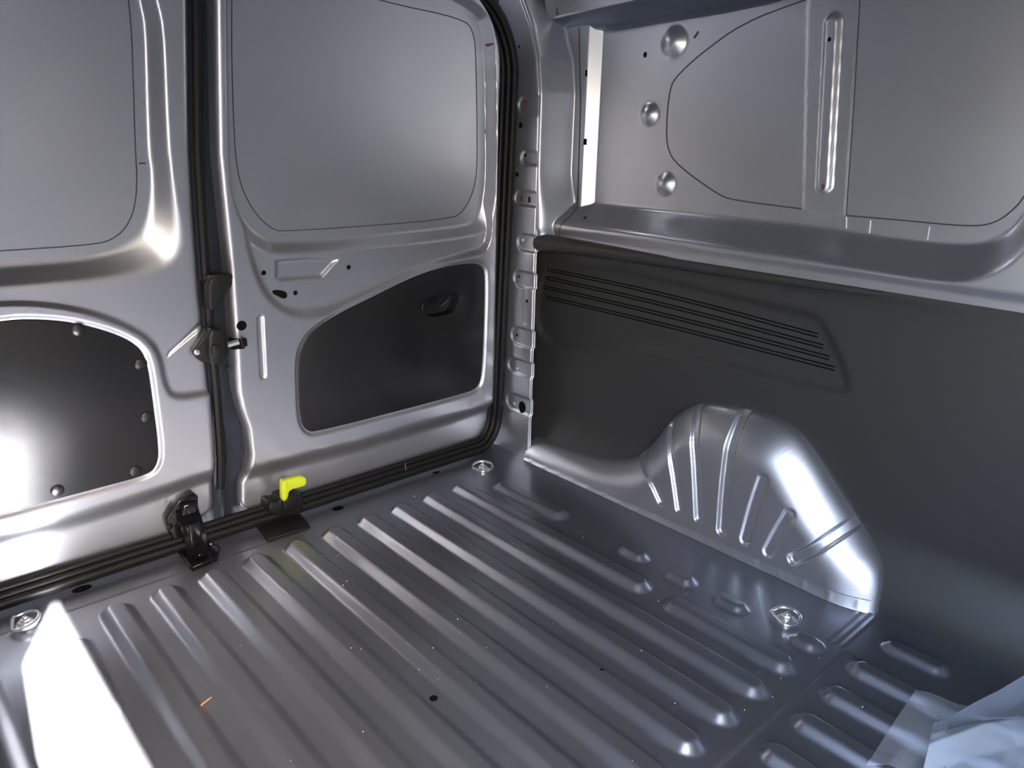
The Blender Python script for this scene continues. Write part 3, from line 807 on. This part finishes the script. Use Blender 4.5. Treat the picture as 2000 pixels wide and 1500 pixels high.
mb = MB(); mb.add(vs, fs); seal = mb.build('door_seal', RUBBER, sharp=60)
tag(seal, 'black ribbed rubber seal running round the rear door frame', 'seal')

# ================================================================== TIE-DOWN RINGS
def ring_proto(name):
    root = empty(name)
    mb = MB(); mb.cyl((0, 0, 0.003), 0.0165, 0.006, seg=28, bevel=0.0015); mb.cyl((0, 0, 0.008), 0.012, 0.006, seg=28, r2=0.010, bevel=0.001)
    b = mb.build('base', CHROME, root)
    mb = MB(); mb.cyl((0, 0, 0.012), 0.0075, 0.005, seg=6, bevel=0.0008); mb.cyl((0, 0, 0.016), 0.0035, 0.004, seg=12); adopt(mb.build('bolt', CHROME), root)
    mb = MB(); pts = []
    for t in np.linspace(-1.9, 1.9, 26): pts.append((0.0215*math.cos(t)-0.002, 0.024*math.sin(t), 0.011+0.004*math.cos(t)))
    pts = [(-0.017, -0.020, 0.010), (-0.013, -0.0222, 0.010)]+pts+[(-0.013, 0.0222, 0.010), (-0.017, 0.020, 0.010), (-0.0175, 0.010, 0.0095), (-0.0175, -0.010, 0.0095)]
    mb.tube(pts, 0.0032, 10, closed=True); mb.build('loop', CHROME, root)
    return root
def clone(root):
    r = root.copy(); COL.objects.link(r)
    for ch in root.children:
        c = ch.copy(); COL.objects.link(c); c.parent = r
    return r
ring = ring_proto('tie_down_ring')
spots = [((943, 914), math.radians(35), 'bright zinc tie down ring on the floor by the rear corner'),
         ((1536, 1208), math.radians(-25), 'bright zinc tie down ring on the floor beside the wheel arch'),
         ((50, 1217), math.radians(-10), 'bright zinc tie down ring at the left beside the sunlit patch')]
for i, (px, rz, lab) in enumerate(spots):
    r = ring if i == 0 else clone(ring)
    u, v = FL.at([px], 0.006)[0]
    r.location = (u, v, 0.0); r.rotation_euler = (0, 0, rz)
    tag(r, lab, 'tie-down ring', 'floor tie down rings')

# ================================================================== LOCK ON THE DOOR GAP (upper latch)
def door_pt(px, py, n, S=D1): return Vector(S.xyz(*S.at([(px, py)], n)[0], n))
lk = empty('door_lock', door_pt(425, 680, 0.0)); tag(lk, 'black plastic lock housing with a steel bolt on the door gap', 'door lock')
loop = chaikin(D1.at([(376, 688), (382, 678), (398, 655), (402, 640), (446, 648), (446, 700), (404, 712), (382, 700)], 0.006), 1)
o = plate(D1, 'mounting_plate', loop, PLASTIC, None, -0.004, 0.010, 0.002); adopt(o, lk)
loop = chaikin(D1.at([(402, 640), (440, 645), (442, 708), (408, 714)], 0.02), 1)
o = plate(D1, 'housing', loop, PLASTIC, None, 0.0, 0.026, 0.005); adopt(o, lk)
loop = chaikin(D1.at([(413, 672), (432, 675), (434, 700), (415, 700)], 0.03), 1)
o = plate(D1, 'button', loop, PLASTIC, None, 0.024, 0.032, 0.003); adopt(o, lk)
c = door_pt(385, 688, 0.012); mb = MB(); mb.cyl(c, 0.005, 0.005, axis=(0, -1, 0), seg=14, bevel=0.001); mb.build('screw', CHROME, lk)
a = door_pt(444, 674, 0.012); b = door_pt(466, 668, 0.014)
mb = MB(); mb.tube([a, b], 0.0055, 12); mb.build('bolt', CHROME, lk)
loop = D1.at([(452, 662), (478, 660), (478, 681), (454, 683)], 0.0); o = plate(D2, 'striker_slot', loop, VOID, None, -0.012, 0.0016, 0.001); adopt(o, lk)
mb = MB(); c = door_pt(474, 668, 0.008); mb.box(c, (0.012, 0.016, 0.016), bevel=0.002); mb.build('striker', BLACK, lk)
mb = MB(); c = door_pt(448, 719, 0.003); mb.cyl(c, 0.005, 0.006, axis=(0, -1, 0), seg=12); mb.build('rivet', DARKPAINT, lk)
# buffer above it
bf = empty('door_buffer', door_pt(425, 560, 0.0)); tag(bf, 'dark grey plastic buffer clipped over the gap above the lock', 'buffer')
loop = chaikin(D1.at([(404, 537), (452, 536), (453, 558), (446, 564), (432, 578), (422, 594), (419, 606), (406, 604)], 0.012), 1)
o = plate(D1, 'shell', loop, PLASTIC, None, -0.020, 0.016, 0.003); adopt(o, bf)
loop = chaikin(D1.at([(404, 536), (452, 535), (453, 543), (404, 545)], 0.016), 0)
o = plate(D1, 'top_lip', loop, PLASTIC, None, 0.004, 0.020, 0.002); adopt(o, bf)

# ================================================================== LOWER BRACKET ON THE LEFT DOOR
br = empty('latch_bracket', door_pt(370, 1060, 0.0)); tag(br, 'glossy black steel latch bracket at the foot of the wider door', 'bracket')
loop = chaikin(D1.at([(350, 975), (378, 962), (386, 968), (386, 1010), (380, 1035), (384, 1062), (368, 1072), (342, 1060), (325, 1030), (324, 1012), (338, 988)], 0.006), 0)
o = plate(D1, 'upper_plate', loop, BLACK, None, -0.016, 0.010, 0.003); adopt(o, br)
loop = chaikin(D1.at([(356, 985), (384, 978), (383, 1010), (378, 1035), (380, 1055), (358, 1062), (348, 1030)], 0.018), 0)
o = plate(D1, 'pressed_boss', loop, BLACK, None, 0.006, 0.024, 0.005); adopt(o, br)
for px, py, n in ((377, 974, 0.010), (332, 1029, 0.010), (352, 1022, 0.018)):
    mb = MB(); mb.cyl(door_pt(px, py, n+0.002), 0.0045, 0.005, axis=(0, -1, 0), seg=12, bevel=0.001); mb.build('bolt', BLACK, br)
fp = [FL.at([p], 0.012)[0] for p in ((345, 1068), (394, 1052), (424, 1085), (373, 1107))]
loop = np.array(fp)
cc = loop.mean(0)
def lerp(a, b, t): return np.asarray(a)*(1-t)+np.asarray(b)*t
h1 = [lerp(cc, loop[2], 0.25)+0.0085*np.array([math.cos(a), 0.8*math.sin(a)]) for a in np.linspace(0, 2*math.pi, 15)[:-1]]
h2 = [lerp(cc, loop[0], 0.18)+0.0085*np.array([math.cos(a), 0.8*math.sin(a)])+np.array([0.004, 0.004]) for a in np.linspace(0, 2*math.pi, 15)[:-1]]
FF = Floor()
h3 = [lerp(cc, loop[3], 0.42)+np.array([0.010, 0.004])+0.008*np.array([math.cos(a), 0.8*math.sin(a)]) for a in np.linspace(0, 2*math.pi, 15)[:-1]]
o = plate(FF, 'foot_plate', loop, BLACK, None, 0.001, 0.010, 0.0015, holes=[np.array(h2), np.array(h3)]); adopt(o, br)
mb = MB(); a = Vector((*loop[0], 0.010)); b = Vector((*loop[3], 0.010)); mb.tube([a, b], 0.0035, 8); mb.build('foot_rail', BLACK, br)
mb = MB(); a = Vector((*loop[1], 0.010)); b = Vector((*loop[2], 0.010)); mb.tube([a, b], 0.0035, 8); mb.build('foot_rail', BLACK, br)
xa = float(lerp(loop[0], loop[1], 0.08)[0]); xb = float(lerp(loop[0], loop[1], 0.86)[0])
prof_ = [(1.358, 0.092), (1.342, 0.078), (1.331, 0.062), (1.327, 0.045), (1.326, 0.012)]
vs = []
for y, z in prof_: vs += [(xa, y, z), (xb, y, z), (xb, y-0.005, z-0.001), (xa, y-0.005, z-0.001)]
fs = [(4*i+k, 4*i+(k+1) % 4, 4*i+4+(k+1) % 4, 4*i+4+k) for i in range(len(prof_)-1) for k in range(4)]+[(0, 3, 2, 1), tuple(4*(len(prof_)-1)+k for k in range(4))]
mb = MB(); mb.add(vs, fs); mb.build('cranked_strap', BLACK, br)
mb = MB(); mb.box(((xa+xb)/2, 1.324, 0.050), (0.022, 0.012, 0.050), bevel=0.003); mb.build('pressed_rib', BLACK, br)
c = FL.at([(412, 1072)], 0.006)[0]; mb = MB()
mb.tube([(c[0]+0.015*math.cos(a), c[1]+0.016*math.sin(a), 0.004+0.004*math.sin(a)) for a in np.linspace(-2.3, 2.3, 22)], 0.0012, 6); mb.build('wire_clip', BLACK, br)

# ================================================================== YELLOW-HANDLED CATCH ON THE RIGHT DOOR
ct = empty('door_catch', door_pt(560, 985, 0.0, D2)); tag(ct, 'black door catch with a bright yellow release lever', 'door catch')
loop = chaikin(D2.at([(514, 978), (518, 972), (536, 972), (538, 962), (578, 956), (582, 966), (580, 990), (560, 1000), (516, 998)], 0.0), 1)
o = plate(D2, 'body', loop, PLASTIC, None, -0.020, 0.026, 0.004); adopt(o, ct)
loop = chaikin(D2.at([(545, 966), (575, 958), (580, 984), (566, 994), (550, 996)], 0.02), 1)
o = plate(D2, 'boss', loop, PLASTIC, None, 0.020, 0.032, 0.005); adopt(o, ct)
mb = MB(); mb.cyl(door_pt(523, 983, 0.028, D2), 0.0045, 0.004, axis=(0, -1, 0), seg=12, bevel=0.001); mb.build('screw', BLACK, ct)
lev_loop = chaikin(D2.at([(547, 938), (549, 935), (558, 934), (584, 927), (591, 928), (595, 934), (595, 941), (592, 946), (586, 948), (561, 955), (560, 966), (556, 974), (551, 977), (547, 972)], 0.03), 1)
o = plate(D2, 'lever', lev_loop, YELLOW, None, 0.028, 0.040, 0.003); adopt(o, ct); tag(o, 'bright yellow L shaped lever')
stem = chaikin(D2.at([(548, 937), (559, 936), (559, 966), (555, 973), (551, 975), (548, 971)], 0.036), 1)
g = plate(D2, 'lever_stem', stem, YELLOW, None, 0.036, 0.0435, 0.002); adopt(g, ct)
# rubber pad on the floor under it
pad_loop = np.array([FL.at([p], 0.004)[0] for p in ((490, 1012), (586, 1004), (606, 1028), (522, 1055))])
pad = plate(FF, 'rubber_pad', pad_loop, RUBBER, None, 0.0004, 0.005, 0.001)
tag(pad, 'thin square black rubber pad on the floor below the yellow lever', 'pad')

# ================================================================== SMALL LOOSE THINGS
u, v = FL.at([(398, 1377)], 0.0)[0]; z = float(floor_h(np.array([u]), np.array([v]))[0])+0.0012
mb = MB(); mb.tube([(u-0.009, v-0.006, z+0.0005), (u-0.003, v-0.001, z+0.002), (u+0.006, v+0.003, z+0.0015), (u+0.013, v+0.004, z+0.003)], [0.0008, 0.0016, 0.0013, 0.0006], 6)
mb.tube([(u-0.004, v-0.002, z+0.001), (u-0.007, v+0.004, z+0.0025)], 0.0009, 6)
tag(mb.build('dry_stalk', LEAF), 'small dry orange brown stalk lying on a floor rib', 'stalk')
u, v = (door_pt(784, 930, 0.0, D2)).x, 1.352
mb = MB(); mb.tube([(u, v, 0.020), (u+0.002, v+0.003, 0.030), (u+0.001, v+0.005, 0.038), (u+0.004, v+0.006, 0.045)], [0.0005, 0.0008, 0.0008, 0.0004], 6)
tag(mb.build('dry_straw', LEAF), 'thin dry straw caught on the rubber seal under the trim panel', 'straw')
mb = MB()
for _ in range(150):
    x, y = rng.uniform(0.15, 1.15), rng.uniform(0.30, 1.28)
    z = float(floor_h(np.array([x]), np.array([y]))[0]); s_ = rng.uniform(0.0005, 0.0013)
    a = rng.uniform(0, 6.28)
    p = [(x+s_*math.cos(a+i*2.1)*rng.uniform(.7, 1.5), y+s_*math.sin(a+i*2.1), z) for i in range(3)]+[(x, y, z+s_*1.2)]
    mb.add(p, [(0, 1, 3), (1, 2, 3), (2, 0, 3), (0, 2, 1)])
tag(mb.build('floor_crumbs', CRUMB, sharp=None), 'scattered pale crumbs of dust over the ribbed floor', 'dust', kind='stuff')

# ================================================================== PLASTIC FILM
nu, nv = 60, 60
U, V = np.meshgrid(np.linspace(0, 1, nu), np.linspace(0, 1, nv))
def fold(c00, c10, c01, c11, amp, seed, name, mat, parent, zfun):
    r = np.random.default_rng(seed)
    Pm = (np.array(c00)*(1-U)[..., None]*(1-V)[..., None]+np.array(c10)*U[..., None]*(1-V)[..., None]+np.array(c01)*(1-U)[..., None]*V[..., None]+np.array(c11)*U[..., None]*V[..., None])
    for _ in range(7):                                     # straight creases: sum of folded planes
        a = r.uniform(0, math.pi); c = r.uniform(0.1, 0.9); d = (U-c)*math.cos(a)+(V-0.5)*math.sin(a)
        Pm[..., 2] += amp*r.uniform(-0.5, 1)*np.maximum(0, 1-np.abs(d)/r.uniform(0.2, 0.5))
    Pm[..., 2] += zfun(U, V)
    Pm[..., 2] = np.maximum(Pm[..., 2], floor_h(Pm[..., 0], Pm[..., 1])+0.001+0.0008*U)
    o, _ = grid_obj(name, Pm, mat); adopt(o, parent); return o
MILKY = principled('milky_film', (0.50, 0.56, 0.64), 0.25, 0, 0.5, trans=0.35, alpha=0.85, ior=1.25)
fb = empty('plastic_film', (1.06, 0.24, 0.0)); tag(fb, 'crumpled clear plastic sheet lying on the floor in the front corner', 'plastic sheet')
def fpt(px, py, z): d = ray(px, py); q = CAM+d*((z-H)/d[2]); return (q[0], q[1], q[2])
fold(fpt(1690, 1500, 0.010), fpt(1790, 1520, 0.03), fpt(1785, 1362, 0.010), fpt(1945, 1398, 0.03), 0.008, 3, 'loose_flap', FILM, fb, lambda u, v: 0.004+0*u)
fold(fpt(1790, 1560, 0.050), fpt(2080, 1600, 0.08), fpt(1824, 1412, 0.060), fpt(2040, 1320, 0.075), 0.016, 5, 'folded_sheet', MILKY, fb, lambda u, v: 0.010*np.sin(u*3)+0.012*np.sin(v*5+u*2))
fold(fpt(1795, 1560, 0.02), fpt(1840, 1570, 0.065), fpt(1822, 1415, 0.055), fpt(1850, 1415, 0.068), 0.004, 9, 'side_fold', MILKY, fb, lambda u, v: 0*u)
